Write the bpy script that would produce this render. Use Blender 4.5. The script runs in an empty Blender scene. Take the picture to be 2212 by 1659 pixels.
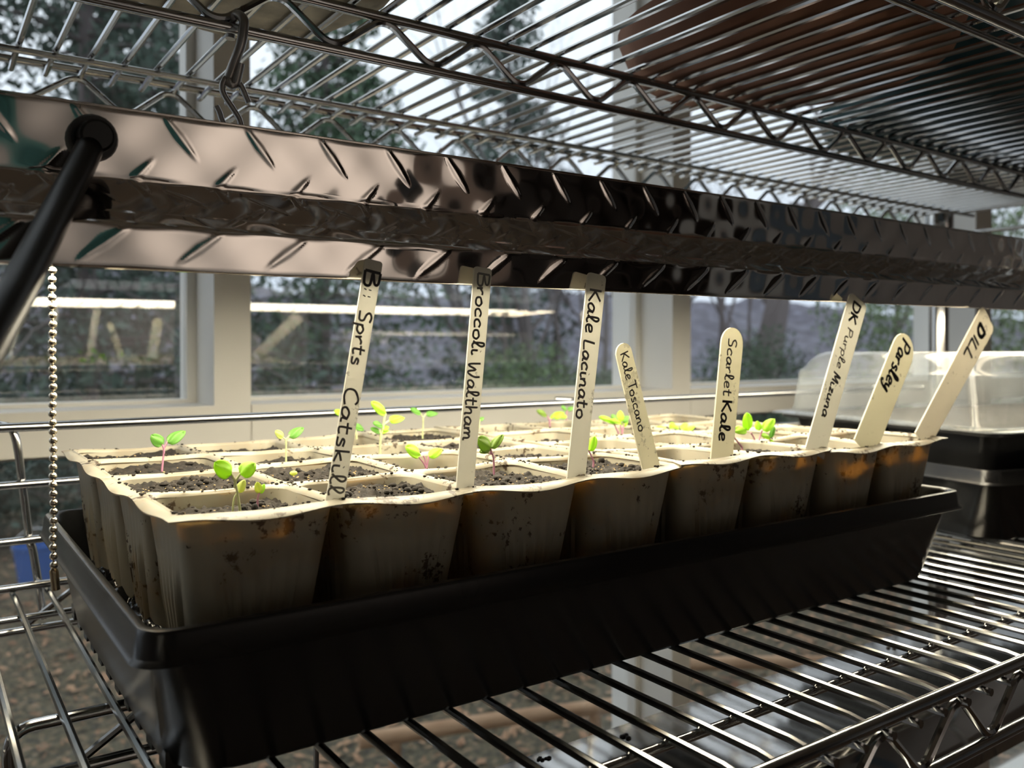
import bpy, math, random
import numpy as np
from mathutils import Vector, noise, Matrix
PI = math.pi
sc = bpy.context.scene
C = sc.collection
# ------------------------------------------------------------------ camera
YAW, PITCH, FPX = 0.60256, 0.00775, 1849.49
CXP, CYP = 1083.92, 771.12
CAM = Vector((-0.06087, -0.30521, 0.15912))
cd = bpy.data.cameras.new('camera'); cam = bpy.data.objects.new('camera', cd); C.objects.link(cam)
cam.location = CAM
cam.rotation_euler = (PI/2-PITCH, 0, -YAW)
cd.sensor_fit = 'HORIZONTAL'; cd.sensor_width = 4.8; cd.lens = 4.8*FPX/2212
cd.shift_x = (1106-CXP)/2212; cd.shift_y = (CYP-829.5)/2212
cd.clip_start = 0.01; cd.clip_end = 400
cd.dof.use_dof = True; cd.dof.focus_distance = 0.42; cd.dof.aperture_fstop = 1.5
sc.camera = cam
# ------------------------------------------------------------------ view and world
sc.view_settings.view_transform = 'Standard'; sc.view_settings.look = 'None'
sc.view_settings.exposure = 0.9; sc.view_settings.gamma = 1.0; sc.view_settings.use_curve_mapping = False
w = bpy.data.worlds.new('overcast_sky'); sc.world = w; w.use_nodes = True
nt = w.node_tree; nt.nodes.clear()
def N(nt, t, **k):
    n = nt.nodes.new(t)
    for a, b in k.items(): setattr(n, a, b)
    return n
out = N(nt, 'ShaderNodeOutputWorld'); bg = N(nt, 'ShaderNodeBackground')
tc = N(nt, 'ShaderNodeTexCoord'); sx = N(nt, 'ShaderNodeSeparateXYZ'); cr = N(nt, 'ShaderNodeValToRGB')
nt.links.new(tc.outputs['Generated'], sx.inputs[0]); nt.links.new(sx.outputs['Z'], cr.inputs[0])
cr.color_ramp.elements[0].position = 0.0; cr.color_ramp.elements[0].color = (0.60, 0.68, 0.80, 1)
cr.color_ramp.elements[1].position = 0.5; cr.color_ramp.elements[1].color = (0.88, 0.95, 1.0, 1)
nt.links.new(cr.outputs[0], bg.inputs[0]); bg.inputs[1].default_value = .84
nt.links.new(bg.outputs[0], out.inputs[0])
# ------------------------------------------------------------------ helpers
def fwd():
    f = Vector((math.sin(YAW)*math.cos(PITCH), math.cos(YAW)*math.cos(PITCH), -math.sin(PITCH)))
    r = Vector((math.cos(YAW), -math.sin(YAW), 0)); return f, r, r.cross(f)
F_, R_, U_ = fwd()
def ray(u, v): return F_ + R_*((u-CXP)/FPX) - U_*((v-CYP)/FPX)
def aty(u, v, y): d = ray(u, v); return CAM + d*((y-CAM.y)/d.y)
def atz(u, v, z): d = ray(u, v); return CAM + d*((z-CAM.z)/d.z)
def atd(u, v, s): return CAM + ray(u, v)*s
MAT = {}
def mat(name, col=(.5,.5,.5), rough=.5, metal=0., spec=None, fn=None, **k):
    if name in MAT: return MAT[name]
    m = bpy.data.materials.new(name); m.use_nodes = True; t = m.node_tree
    b = t.nodes['Principled BSDF']
    b.inputs['Base Color'].default_value = (*col, 1); b.inputs['Roughness'].default_value = rough
    b.inputs['Metallic'].default_value = metal
    for kk, vv in k.items(): b.inputs[kk.replace('_', ' ')].default_value = vv
    if fn: fn(t, b)
    MAT[name] = m; return m
def noisecol(c1, c2, scale, detail=4, lo=.35, hi=.65, stretch=(1,1,1), bump=0, bscale=None, dist=.001, mid=None):
    def fn(t, b):
        tc = N(t, 'ShaderNodeTexCoord'); mp = N(t, 'ShaderNodeMapping'); mp.inputs['Scale'].default_value = stretch
        ns = N(t, 'ShaderNodeTexNoise'); ns.inputs['Scale'].default_value = scale; ns.inputs['Detail'].default_value = detail
        r = N(t, 'ShaderNodeValToRGB'); e = r.color_ramp.elements
        e[0].position = lo; e[0].color = (*c1, 1); e[1].position = hi; e[1].color = (*c2, 1)
        if mid: q = e.new((lo+hi)/2); q.color = (*mid, 1)
        t.links.new(tc.outputs['Object'], mp.inputs[0]); t.links.new(mp.outputs[0], ns.inputs[0])
        t.links.new(ns.outputs['Fac'], r.inputs[0]); t.links.new(r.outputs[0], b.inputs['Base Color'])
        if bump:
            n2 = N(t, 'ShaderNodeTexNoise'); n2.inputs['Scale'].default_value = bscale or scale*3; n2.inputs['Detail'].default_value = 3
            bp = N(t, 'ShaderNodeBump'); bp.inputs['Strength'].default_value = bump; bp.inputs['Distance'].default_value = dist
            t.links.new(mp.outputs[0], n2.inputs[0]); t.links.new(n2.outputs['Fac'], bp.inputs['Height']); t.links.new(bp.outputs[0], b.inputs['Normal'])
    return fn
def spots(base, dirt, scale, thr, soft=.04, scale2=None, emis=None):
    # base colour with specks of dirt
    def fn(t, b):
        tc = N(t, 'ShaderNodeTexCoord')
        n1 = N(t, 'ShaderNodeTexNoise'); n1.inputs['Scale'].default_value = scale; n1.inputs['Detail'].default_value = 5; n1.inputs['Roughness'].default_value = .65
        n2 = N(t, 'ShaderNodeTexNoise'); n2.inputs['Scale'].default_value = scale2 or scale*.22; n2.inputs['Detail'].default_value = 2
        mu = N(t, 'ShaderNodeMath', operation='MULTIPLY'); mu.use_clamp = False
        r = N(t, 'ShaderNodeValToRGB'); e = r.color_ramp.elements
        e[0].position = thr; e[0].color = (0,0,0,1); e[1].position = thr+soft; e[1].color = (1,1,1,1)
        mx = N(t, 'ShaderNodeMix', data_type='RGBA'); mx.inputs[6].default_value = (*base,1); mx.inputs[7].default_value = (*dirt,1)
        t.links.new(tc.outputs['Object'], n1.inputs[0]); t.links.new(tc.outputs['Object'], n2.inputs[0])
        t.links.new(n1.outputs['Fac'], mu.inputs[0]); t.links.new(n2.outputs['Fac'], mu.inputs[1])
        t.links.new(mu.outputs[0], r.inputs[0]); t.links.new(r.outputs[0], mx.inputs[0]); t.links.new(mx.outputs[2], b.inputs['Base Color'])
    return fn
class MB:
    def __init__(s): s.v = []; s.f = []
    def add(s, vs, fs):
        o = len(s.v); s.v += [tuple(p) for p in vs]; s.f += [tuple(i+o for i in f) for f in fs]
    def box(s, a, b):
        x0,y0,z0 = a; x1,y1,z1 = b
        s.add([(x0,y0,z0),(x1,y0,z0),(x1,y1,z0),(x0,y1,z0),(x0,y0,z1),(x1,y0,z1),(x1,y1,z1),(x0,y1,z1)],
              [(0,3,2,1),(4,5,6,7),(0,1,5,4),(1,2,6,5),(2,3,7,6),(3,0,4,7)]); return s
    def tube(s, path, r, n=10, cap=True, flat=None):
        P = [Vector(p) for p in path]; m = len(P)
        rr = r if hasattr(r, '__len__') else [r]*m
        T = [(P[min(i+1,m-1)]-P[max(i-1,0)]).normalized() for i in range(m)]
        up = Vector((0,0,1)) if abs(T[0].z) < .9 else Vector((1,0,0))
        a = T[0].cross(up).normalized(); vs = []
        for i in range(m):
            if i:
                ax = T[i-1].cross(T[i])
                if ax.length > 1e-7: a = Matrix.Rotation(T[i-1].angle(T[i]), 3, ax.normalized()) @ a
            a = (a - T[i]*a.dot(T[i])).normalized(); b = T[i].cross(a)
            for k in range(n):
                t = 2*PI*k/n; vs.append(P[i] + (a*math.cos(t)+b*math.sin(t))*rr[i])
        fs = [(i*n+k, i*n+(k+1)%n, (i+1)*n+(k+1)%n, (i+1)*n+k) for i in range(m-1) for k in range(n)]
        if cap: fs += [tuple(range(n-1,-1,-1)), tuple((m-1)*n+k for k in range(n))]
        s.add(vs, fs); return s
    def sphere(s, c, r, nu=12, nv=8, sc_=(1,1,1)):
        c = Vector(c); vs = [c+Vector((0,0,r*sc_[2]))]
        for j in range(1, nv):
            p = PI*j/nv
            for i in range(nu):
                t = 2*PI*i/nu; vs.append(c+Vector((r*sc_[0]*math.sin(p)*math.cos(t), r*sc_[1]*math.sin(p)*math.sin(t), r*sc_[2]*math.cos(p))))
        vs.append(c-Vector((0,0,r*sc_[2]))); L = len(vs)-1
        fs = [(0,1+i,1+(i+1)%nu) for i in range(nu)]
        for j in range(nv-2):
            fs += [(1+j*nu+i, 1+(j+1)*nu+i, 1+(j+1)*nu+(i+1)%nu, 1+j*nu+(i+1)%nu) for i in range(nu)]
        b = 1+(nv-2)*nu; fs += [(L, b+(i+1)%nu, b+i) for i in range(nu)]
        s.add(vs, fs); return s
    def loft(s, loops, cap0=True, cap1=True):
        n = len(loops[0]); vs = [p for L in loops for p in L]
        fs = [(j*n+i, j*n+(i+1)%n, (j+1)*n+(i+1)%n, (j+1)*n+i) for j in range(len(loops)-1) for i in range(n)]
        if cap0: fs.append(tuple(range(n-1,-1,-1)))
        if cap1: fs.append(tuple((len(loops)-1)*n+i for i in range(n)))
        s.add(vs, fs); return s
    def grid(s, fn, nu, nv):
        s.add([fn(i/nu, j/nv) for j in range(nv+1) for i in range(nu+1)],
              [(j*(nu+1)+i, j*(nu+1)+i+1, (j+1)*(nu+1)+i+1, (j+1)*(nu+1)+i) for j in range(nv) for i in range(nu)]); return s
    def build(s, name, m=None, parent=None, smooth=True, ang=40, loc=None):
        me = bpy.data.meshes.new(name); me.from_pydata(s.v, [], s.f); me.update()
        if m: me.materials.append(m)
        o = bpy.data.objects.new(name, me); C.objects.link(o)
        if parent: o.parent = parent
        if loc is not None: o.location = loc
        if smooth:
            me.shade_smooth() if hasattr(me, 'shade_smooth') else None
            try: me.set_sharp_from_angle(angle=math.radians(ang))
            except Exception: pass
        return o
def empty(name, loc=(0,0,0)):
    o = bpy.data.objects.new(name, None); C.objects.link(o); o.location = loc; o.empty_display_size = .02; return o
def tag(o, label=None, cat=None, group=None, kind=None):
    if label: o['label'] = label
    if cat: o['category'] = cat
    if group: o['group'] = group
    if kind: o['kind'] = kind
    return o
def struct(o, label=None):
    o['kind'] = 'structure'
    if label: o['label'] = label
    return o
def fillet(P, r, n=5):
    P = [Vector(p) for p in P]; o = [P[0]]
    for i in range(1, len(P)-1):
        a = (P[i-1]-P[i]); b = (P[i+1]-P[i]); d = min(r, a.length*.48, b.length*.48)
        A = P[i]+a.normalized()*d; B = P[i]+b.normalized()*d
        for k in range(n+1):
            t = k/n; o.append(A*(1-t)**2 + P[i]*2*t*(1-t) + B*t*t)
    o.append(P[-1]); return o
def spline(P, n=6):
    P = [Vector(p) for p in P]; o = []
    for i in range(len(P)-1):
        p0 = P[max(i-1,0)]; p1 = P[i]; p2 = P[i+1]; p3 = P[min(i+2,len(P)-1)]
        for k in range(n):
            t = k/n; o.append(.5*((2*p1)+(p2-p0)*t+(2*p0-5*p1+4*p2-p3)*t*t+(3*p1-p0-3*p2+p3)*t**3))
    o.append(P[-1]); return o
def rrect(x0, x1, y0, y1, r, z, n=6):
    o = []
    for cx, cy, a0 in ((x1-r,y0+r,-PI/2),(x1-r,y1-r,0),(x0+r,y1-r,PI/2),(x0+r,y0+r,PI)):
        for k in range(n+1):
            t = a0+PI/2*k/n; o.append((cx+r*math.cos(t), cy+r*math.sin(t), z))
    return o
# ------------------------------------------------------------------ materials
chrome = mat('chromed_wire', (.54,.545,.55), .14, 1.0)
chrome2 = mat('chromed_post', (.60,.59,.57), .18, 1.0)
def plate_fn(t, b):
    tc = N(t,'ShaderNodeTexCoord'); n = N(t,'ShaderNodeTexNoise'); n.inputs['Scale'].default_value = 60; n.inputs['Detail'].default_value = 4
    r = N(t,'ShaderNodeMapRange'); r.inputs[3].default_value = .03; r.inputs[4].default_value = .10
    t.links.new(tc.outputs['Object'], n.inputs[0]); t.links.new(n.outputs['Fac'], r.inputs[0]); t.links.new(r.outputs[0], b.inputs['Roughness'])
plate = mat('polished_diamond_plate', (.86,.82,.78), .06, 1.0, fn=plate_fn)
darkplate = mat('dull_dark_metal', (.30,.28,.26), .28, 1.0)
blackplastic = mat('black_plastic', (.014,.014,.015), .26, fn=noisecol((.009,.009,.010),(.016,.016,.016), 25, bump=.12, bscale=220, dist=.0004))
blackgloss = mat('black_rubber', (.008,.008,.008), .38)
wetfilm = mat('wet_black_film', (.006,.006,.007), .10)
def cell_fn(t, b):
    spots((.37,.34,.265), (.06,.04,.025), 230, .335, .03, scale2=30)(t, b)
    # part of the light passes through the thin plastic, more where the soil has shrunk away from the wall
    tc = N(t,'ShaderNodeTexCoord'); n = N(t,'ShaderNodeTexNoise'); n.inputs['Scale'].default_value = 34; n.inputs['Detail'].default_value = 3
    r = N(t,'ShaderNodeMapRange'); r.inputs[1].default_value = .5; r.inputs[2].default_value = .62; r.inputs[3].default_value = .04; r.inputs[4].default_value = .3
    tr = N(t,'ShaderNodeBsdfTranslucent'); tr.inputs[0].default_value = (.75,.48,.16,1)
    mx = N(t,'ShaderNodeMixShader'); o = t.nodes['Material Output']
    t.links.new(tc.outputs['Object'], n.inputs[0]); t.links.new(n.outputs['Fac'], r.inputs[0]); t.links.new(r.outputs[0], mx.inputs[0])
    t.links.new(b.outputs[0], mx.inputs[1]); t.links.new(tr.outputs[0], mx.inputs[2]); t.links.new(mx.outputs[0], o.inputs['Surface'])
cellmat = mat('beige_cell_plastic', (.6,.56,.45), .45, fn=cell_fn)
soilmat = mat('potting_soil', (.03,.022,.016), .9, fn=noisecol((.004,.003,.0025),(.034,.026,.019), 260, 5, .3, .75, bump=.5, bscale=500, dist=.0006))
gritmat = mat('vermiculite', (.42,.30,.14), .6)
def sticks(name, base, thr=.352, sc2=60):
    def fn(t, b):
        spots(base, (.07,.05,.035), 260, thr, .03, scale2=sc2)(t, b)
        tr = N(t,'ShaderNodeBsdfTranslucent'); tr.inputs[0].default_value = (*[min(1,c*1.25) for c in base],1)
        mx = N(t,'ShaderNodeMixShader'); mx.inputs[0].default_value = .36
        t.links.new(b.outputs[0], mx.inputs[1]); t.links.new(tr.outputs[0], mx.inputs[2]); t.links.new(mx.outputs[0], t.nodes['Material Output'].inputs['Surface'])
    return mat(name, base, .42, fn=fn)
stick_white = sticks('white_label_plastic', (.72,.71,.66)); stick_cream = sticks('cream_label_plastic', (.72,.70,.60)); stick_muddy = sticks('muddy_cream_label_plastic', (.72,.70,.60), .285, 45); stick_tan = sticks('tan_label_plastic', (.70,.67,.60))
ink = [mat('ink_black', (.012,.012,.014), .5), mat('ink_grey', (.20,.20,.195), .6), mat('ink_faint', (.34,.33,.32), .7)]
paint = mat('cream_trim_paint', (.82,.80,.75), .4, fn=noisecol((.81,.79,.74),(.85,.83,.78), 6, bump=.05, bscale=40))
joint = mat('dark_joint', (.03,.025,.02), .9)
def schlick(t, k=1.0):
    lw = N(t,'ShaderNodeLayerWeight'); lw.inputs[0].default_value = .5
    pw = N(t,'ShaderNodeMath', operation='POWER'); pw.inputs[1].default_value = 5
    ma = N(t,'ShaderNodeMath', operation='MULTIPLY_ADD'); ma.inputs[1].default_value = .95; ma.inputs[2].default_value = .042*k
    t.links.new(lw.outputs['Facing'], pw.inputs[0]); t.links.new(pw.outputs[0], ma.inputs[0]); return ma
def glass_fn(t, b):
    ml = schlick(t, 1.9)
    tr = N(t,'ShaderNodeBsdfTransparent'); tr.inputs[0].default_value = (.97,.98,.98,1)
    gl = N(t,'ShaderNodeBsdfGlossy'); gl.inputs['Roughness'].default_value = .004
    mx = N(t,'ShaderNodeMixShader'); t.links.new(ml.outputs[0], mx.inputs[0])
    t.links.new(tr.outputs[0], mx.inputs[1]); t.links.new(gl.outputs[0], mx.inputs[2])
    # a little dust on the pane
    df = N(t,'ShaderNodeBsdfDiffuse'); df.inputs[0].default_value = (.7,.72,.75,1)
    tc = N(t,'ShaderNodeTexCoord'); n = N(t,'ShaderNodeTexNoise'); n.inputs['Scale'].default_value = 5; n.inputs['Detail'].default_value = 6
    r = N(t,'ShaderNodeMapRange'); r.inputs[1].default_value = .45; r.inputs[2].default_value = .8; r.inputs[3].default_value = .008; r.inputs[4].default_value = .05
    m2 = N(t,'ShaderNodeMixShader'); t.links.new(tc.outputs['Object'], n.inputs[0]); t.links.new(n.outputs['Fac'], r.inputs[0]); t.links.new(r.outputs[0], m2.inputs[0])
    t.links.new(mx.outputs[0], m2.inputs[1]); t.links.new(df.outputs[0], m2.inputs[2]); t.links.new(m2.outputs[0], t.nodes['Material Output'].inputs['Surface'])
glass = mat('window_glass', fn=glass_fn)
def dome_fn(t, b):
    tr = N(t,'ShaderNodeBsdfTransparent'); tr.inputs[0].default_value = (.93,.95,.95,1)
    gl = N(t,'ShaderNodeBsdfGlossy'); gl.inputs['Roughness'].default_value = .10
    fr = schlick(t)
    mx = N(t,'ShaderNodeMixShader'); t.links.new(fr.outputs[0], mx.inputs[0]); t.links.new(tr.outputs[0], mx.inputs[1]); t.links.new(gl.outputs[0], mx.inputs[2])
    df = N(t,'ShaderNodeBsdfTranslucent'); df.inputs[0].default_value = (.8,.85,.88,1); d2 = N(t,'ShaderNodeBsdfDiffuse'); d2.inputs[0].default_value = (.85,.88,.9,1)
    m0 = N(t,'ShaderNodeMixShader'); m0.inputs[0].default_value = .5; t.links.new(df.outputs[0], m0.inputs[1]); t.links.new(d2.outputs[0], m0.inputs[2])
    tc = N(t,'ShaderNodeTexCoord'); n = N(t,'ShaderNodeTexNoise'); n.inputs['Scale'].default_value = 18; n.inputs['Detail'].default_value = 5
    r = N(t,'ShaderNodeMapRange'); r.inputs[1].default_value = .35; r.inputs[2].default_value = .75; r.inputs[3].default_value = .07; r.inputs[4].default_value = .24
    m2 = N(t,'ShaderNodeMixShader'); t.links.new(tc.outputs['Object'], n.inputs[0]); t.links.new(n.outputs['Fac'], r.inputs[0]); t.links.new(r.outputs[0], m2.inputs[0])
    t.links.new(mx.outputs[0], m2.inputs[1]); t.links.new(m0.outputs[0], m2.inputs[2]); t.links.new(m2.outputs[0], t.nodes['Material Output'].inputs['Surface'])
domemat = mat('cloudy_clear_plastic', fn=dome_fn)
def tube_fn(t, b):
    e = N(t,'ShaderNodeEmission'); e.inputs[0].default_value = (1,.90,.68,1); e.inputs[1].default_value = 12
    t.links.new(e.outputs[0], t.nodes['Material Output'].inputs['Surface'])
tubemat = mat('lit_fluorescent_tube', fn=tube_fn)
def leaf_fn(col, tc_):
    def fn(t, b):
        tr = N(t,'ShaderNodeBsdfTranslucent'); tr.inputs[0].default_value = (*tc_,1)
        mx = N(t,'ShaderNodeMixShader'); mx.inputs[0].default_value = .45
        t.links.new(b.outputs[0], mx.inputs[1]); t.links.new(tr.outputs[0], mx.inputs[2]); t.links.new(mx.outputs[0], t.nodes['Material Output'].inputs['Surface'])
    return fn
leafA = mat('lime_leaf', (.42,.72,.06), .45, fn=leaf_fn(0,(.62,.95,.05)))
leafB = mat('green_leaf', (.18,.42,.08), .4, fn=leaf_fn(0,(.32,.65,.08)))
leafC = mat('olive_leaf', (.22,.34,.06), .45, fn=leaf_fn(0,(.35,.55,.06)))
leafD = mat('pale_leaf', (.62,.70,.22), .5, fn=leaf_fn(0,(.7,.75,.2)))
stemP = mat('purple_stem', (.45,.20,.30), .5); stemG = mat('pale_green_stem', (.50,.55,.28), .5)
terracotta = mat('terracotta', (.42,.22,.15), .8, fn=noisecol((.36,.18,.12),(.48,.27,.19), 14, bump=.2, bscale=90))
stone = mat('stone_planter_clay', (.55,.48,.36), .9, fn=noisecol((.40,.35,.26),(.70,.61,.45), 40, bump=.5, bscale=120, dist=.001))
teal = mat('teal_glaze', (.05,.12,.135), .25); tealcloth = mat('teal_cloth', (.17,.42,.38), .9)
# ------------------------------------------------------------------ room shell
WY0, WY1 = .645, .735      # window wall: inner face, glass plane
wallm = mat('beige_wall_paint', (.80,.71,.64), .85, fn=noisecol((.78,.69,.62),(.82,.73,.66), 3))
FZ = -.98
def slab(name, a, b, m): return struct(MB().box(a, b).build(name, m, smooth=False))
slab('floor', (-2.6,-3.3,FZ-.1), (4.2,WY1+.12,FZ), mat('wood_floor', (.12,.07,.04), .4, fn=noisecol((.08,.05,.03),(.14,.085,.05), 8, stretch=(1,12,1))))
slab('ceiling', (-2.6,-3.3,1.62), (4.2,WY1+.12,1.72), mat('ceiling_boards', (.42,.36,.29), .8))
slab('wall_back', (-2.6,-2.75,FZ), (4.2,-2.65,1.62), wallm)
slab('wall_left', (-2.7,-2.65,FZ), (-2.6,WY1+.12,1.62), wallm)
slab('wall_right', (4.2,-2.75,FZ), (4.3,WY1+.12,1.62), wallm)
# posts of the window wall
posts = [-1.905,-1.200,-.4962,.2108,.9164]
def frame(name, boxes, m=paint):
    b = MB()
    for q in boxes: b.box(*q)
    return struct(b.build(name, m, smooth=False))
n_ = 1
ZT = 1.35
postx = [(x, x+.0405) for x in [-2.6]+posts] + [(1.842,1.912),(2.62,2.66),(3.4,3.44),(4.16,4.2)]
for (a, b) in postx:
    frame('trim_%d' % n_, [((a,WY0,FZ),(b,WY1+.05,ZT))]); n_ += 1
# rails between the posts: sill rail, bottom rail, head; each butts against its post with a narrow dark joint
wi = 1
for i in range(len(postx)-1):
    x0 = postx[i][1]+.0012; x1 = postx[i+1][0]
    frame('trim_%d' % n_, [((x0,WY0,.054),(x1,WY1+.05,.0985)), ((x0,WY0,FZ),(x1,WY1+.05,FZ+.06)), ((x0,WY0,ZT-.05),(x1,WY1+.05,ZT))]); n_ += 1
    struct(MB().box((x0-.0012,WY0+.004,.054),(x0,WY1+.04,.098)).build('trim_%d' % n_, joint, smooth=False)); n_ += 1
    for (z0, z1) in ((.0985, ZT-.05), (FZ+.06, .054)):
        wn = empty('window_%d' % wi, ((x0+x1)/2, WY1, (z0+z1)/2)); wi += 1; struct(wn)
        def rel(o): o.location = (-wn.location.x, -wn.location.y, -wn.location.z); return o
        t = .0105; y0 = WY1-.018; y1 = WY1+.012
        b = MB()
        b.box((x0,y0,z0),(x1,y1,z0+.004)); b.box((x0,y0,z1-t),(x1,y1,z1)); b.box((x0,y0,z0+.004),(x0+t,y1,z1-t)); b.box((x1-t,y0,z0+.004),(x1,y1,z1-t))
        rel(b.build('glazing_stop', paint, wn, smooth=False))
        g = MB(); tilt = math.radians(-2.0) if z0 > 0 else 0
        dy = (z1-z0)*math.tan(tilt); ya = WY1-.002+max(0,(.0985-z0))*0
        g.box((x0+t*.5,ya,z0+.002),(x1-t*.5,ya+.003,z1-t*.5)); g.v = [(q[0],q[1]+dy*(q[2]-z0)/(z1-z0),q[2]) for q in g.v]; rel(g.build('pane', glass, wn, smooth=False))
slab('wall_front', (-2.6,WY0,ZT), (4.2,WY1+.05,1.62), paint)
# ------------------------------------------------------------------ outdoors
rnd = random.Random(7)
grassm = mat('leaf_littered_ground', (.1,.08,.05), .95, fn=noisecol((.034,.028,.025),(.30,.19,.12), 42, 10, .33, .72, mid=(.095,.085,.05), bump=.6, bscale=30, dist=.03))
def gz(x, y):
    d = max(0, y-7)
    return -1.15 + .05*noise.noise(Vector((x*.7,y*.7,0))) - .012*(d if d < 14 else 14)
g = MB().grid(lambda u, v: (lambda x, y: (x, y, gz(x,y)))(-14+50*u, .86+ 30*v*v), 90, 90).build('yard_ground', grassm)
tag(g, kind='structure')
hillm = mat('wooded_hillside', (.2,.19,.22), 1.0, fn=noisecol((.07,.068,.085),(.22,.225,.29), 1.1, 10, .3, .75, stretch=(1,1,.3), mid=(.12,.115,.145)))
hl = MB().grid(lambda u, v: (lambda x: (x, 26+34*v, -3+ 8.2*v**1.15*(1+.25*noise.noise(Vector((x*.05,1.3,0)))) + .9*noise.noise(Vector((x*.25,v*6,2))) ))(-40+170*u), 140, 30).build('wooded_hill', hillm)
tag(hl, kind='structure')
barkm = mat('tree_bark', (.14,.12,.12), .95); needle = [mat('dark_needles', (.065,.10,.080), .8), mat('mid_needles', (.075,.13,.075), .8), mat('shrub_leaves', (.15,.22,.10), .8)]
def tris(pts, size, rn, droop=.0):
    n = len(pts); p = np.array(pts, float)
    d = rn.normal(size=(n,3)); d[:,2] -= droop; d /= np.linalg.norm(d,axis=1)[:,None]
    e = rn.normal(size=(n,3)); e = np.cross(d,e); e /= np.linalg.norm(e,axis=1)[:,None]
    s = size*rn.uniform(.6,1.4,size=(n,1))
    V = np.empty((n,4,3)); V[:,0] = p; V[:,1] = p+d*s*.5+e*s*.22; V[:,2] = p+d*s; V[:,3] = p+d*s*.5-e*s*.22
    o = np.arange(n)*4
    return V.reshape(-1,3).tolist(), np.stack([o,o+1,o+2,o+3],1).tolist()
def conifer(name, x, y, h, r, label, m, seed, nb=120, per=90, size=.10, z0=None, group='evergreens in the yard', gapf=1.0):
    rn = np.random.default_rng(seed); z0 = gz(x,y) if z0 is None else z0
    t = empty(name, (x,y,z0)); tag(t, label, 'tree', group)
    b = MB().tube([(0,0,0),(0,0,h*.5),(0,0,h)], [.08*h/7,.05*h/7,.01], 8); pts = []
    for k in range(nb):
        f = (k+.5)/nb; zz = h*(.05+.93*f); R = r*(1-f)**.75*rn.uniform(.7,1.15)+.1; a = rn.uniform(0,2*PI)
        c, s_ = math.cos(a), math.sin(a)
        P = [(c*R*q, s_*R*q, zz + .18*R*q - .38*R*q*q) for q in (0,.33,.66,1)]
        b.tube(P, [.022,.015,.009,.004], 4, cap=False)
        for j in range(per):
            q = rn.uniform(.12,1); sp = .22*R*(.4+.6*(1-abs(q-.5)))
            pts.append((c*R*q+rn.normal()*sp*.5, s_*R*q+rn.normal()*sp*.5, zz+.18*R*q-.38*R*q*q - abs(rn.normal())*.16*gapf))
    vs, fs = tris(pts, size, rn, .8); fo = MB(); fo.add(vs, fs)
    b.build('trunk', barkm, t); fo.build('foliage', m, t, smooth=False); return t
conifer('evergreen_tree', 1.15, 7.6, 8.0, 2.3, 'dense evergreen seen through the left window pane', needle[0], 3, 140, 130)
conifer('evergreen_tree', -.9, 6.2, 6.5, 1.7, 'evergreen at the far left edge of the photo', needle[0], 4, 120, 90)
conifer('evergreen_tree', 3.7, 8.6, 6.4, 1.8, 'evergreen right of the window post nearest the chain', needle[1], 5, 130, 120)
conifer('evergreen_tree', 2.6, 12.5, 9.5, 2.2, 'taller evergreen behind the others, reaching above the light fixture', needle[0], 6, 120, 90, size=.15)
conifer('evergreen_tree', 11.0, 15.5, 11.0, 2.1, 'lone evergreen on the right, its crown among the upper shelf wires', needle[0], 8, 110, 60, size=.2)
def shrub(name, x, y, h, r, label, m, seed, n=6500, size=.055):
    rn = np.random.default_rng(seed); z0 = gz(x,y); t = empty(name, (x,y,z0)); tag(t, label, 'shrub', 'shrubs in the yard')
    b = MB(); pts = []
    for k in range(14):
        a = rn.uniform(0,2*PI); e = rn.uniform(.3,1); P = [(0,0,0),(math.cos(a)*r*.4*e,math.sin(a)*r*.4*e,h*.5),(math.cos(a)*r*e,math.sin(a)*r*e,h*rn.uniform(.7,1))]
        b.tube(P, [.02,.012,.005], 5, cap=False)
    d = rn.normal(size=(n,3)); d /= np.linalg.norm(d,axis=1)[:,None]; rr = rn.uniform(.45,1,size=(n,1))
    p = d*rr*np.array([r,r,h*.5])+np.array([0,0,h*.52]); p[:,2] += .1*np.sin(p[:,0]*9); p[:,2] = np.maximum(p[:,2], .02)
    vs, fs = tris(p, size, rn); fo = MB(); fo.add(vs, fs); b.build('stem', barkm, t); fo.build('foliage', m, t, smooth=False)
shrub('leafy_shrub', 5.6, 7.4, 1.35, .9, 'low green shrub beside the forked bare trunk', needle[2], 11)
shrub('leafy_shrub', 7.6, 8.3, 1.1, .8, 'low green shrub right of the forked bare trunk', needle[1], 12)
shrub('leafy_shrub', .3, 6.4, 1.0, .8, 'dark shrub behind the left end of the shelf ledge', needle[0], 13)
shrub('leafy_shrub', 9.2, 4.7, 3.9, 1.4, 'large green bush in the right edge window', needle[2], 14, 9000, .075)
shrub('leafy_shrub', 8.2, 6.4, 1.5, .8, 'bush behind the clear dome', needle[1], 15)
shrub('leafy_shrub', 2.2, 5.3, .8, .9, 'shrub low in the window behind the broccoli label', needle[1], 16)
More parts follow.
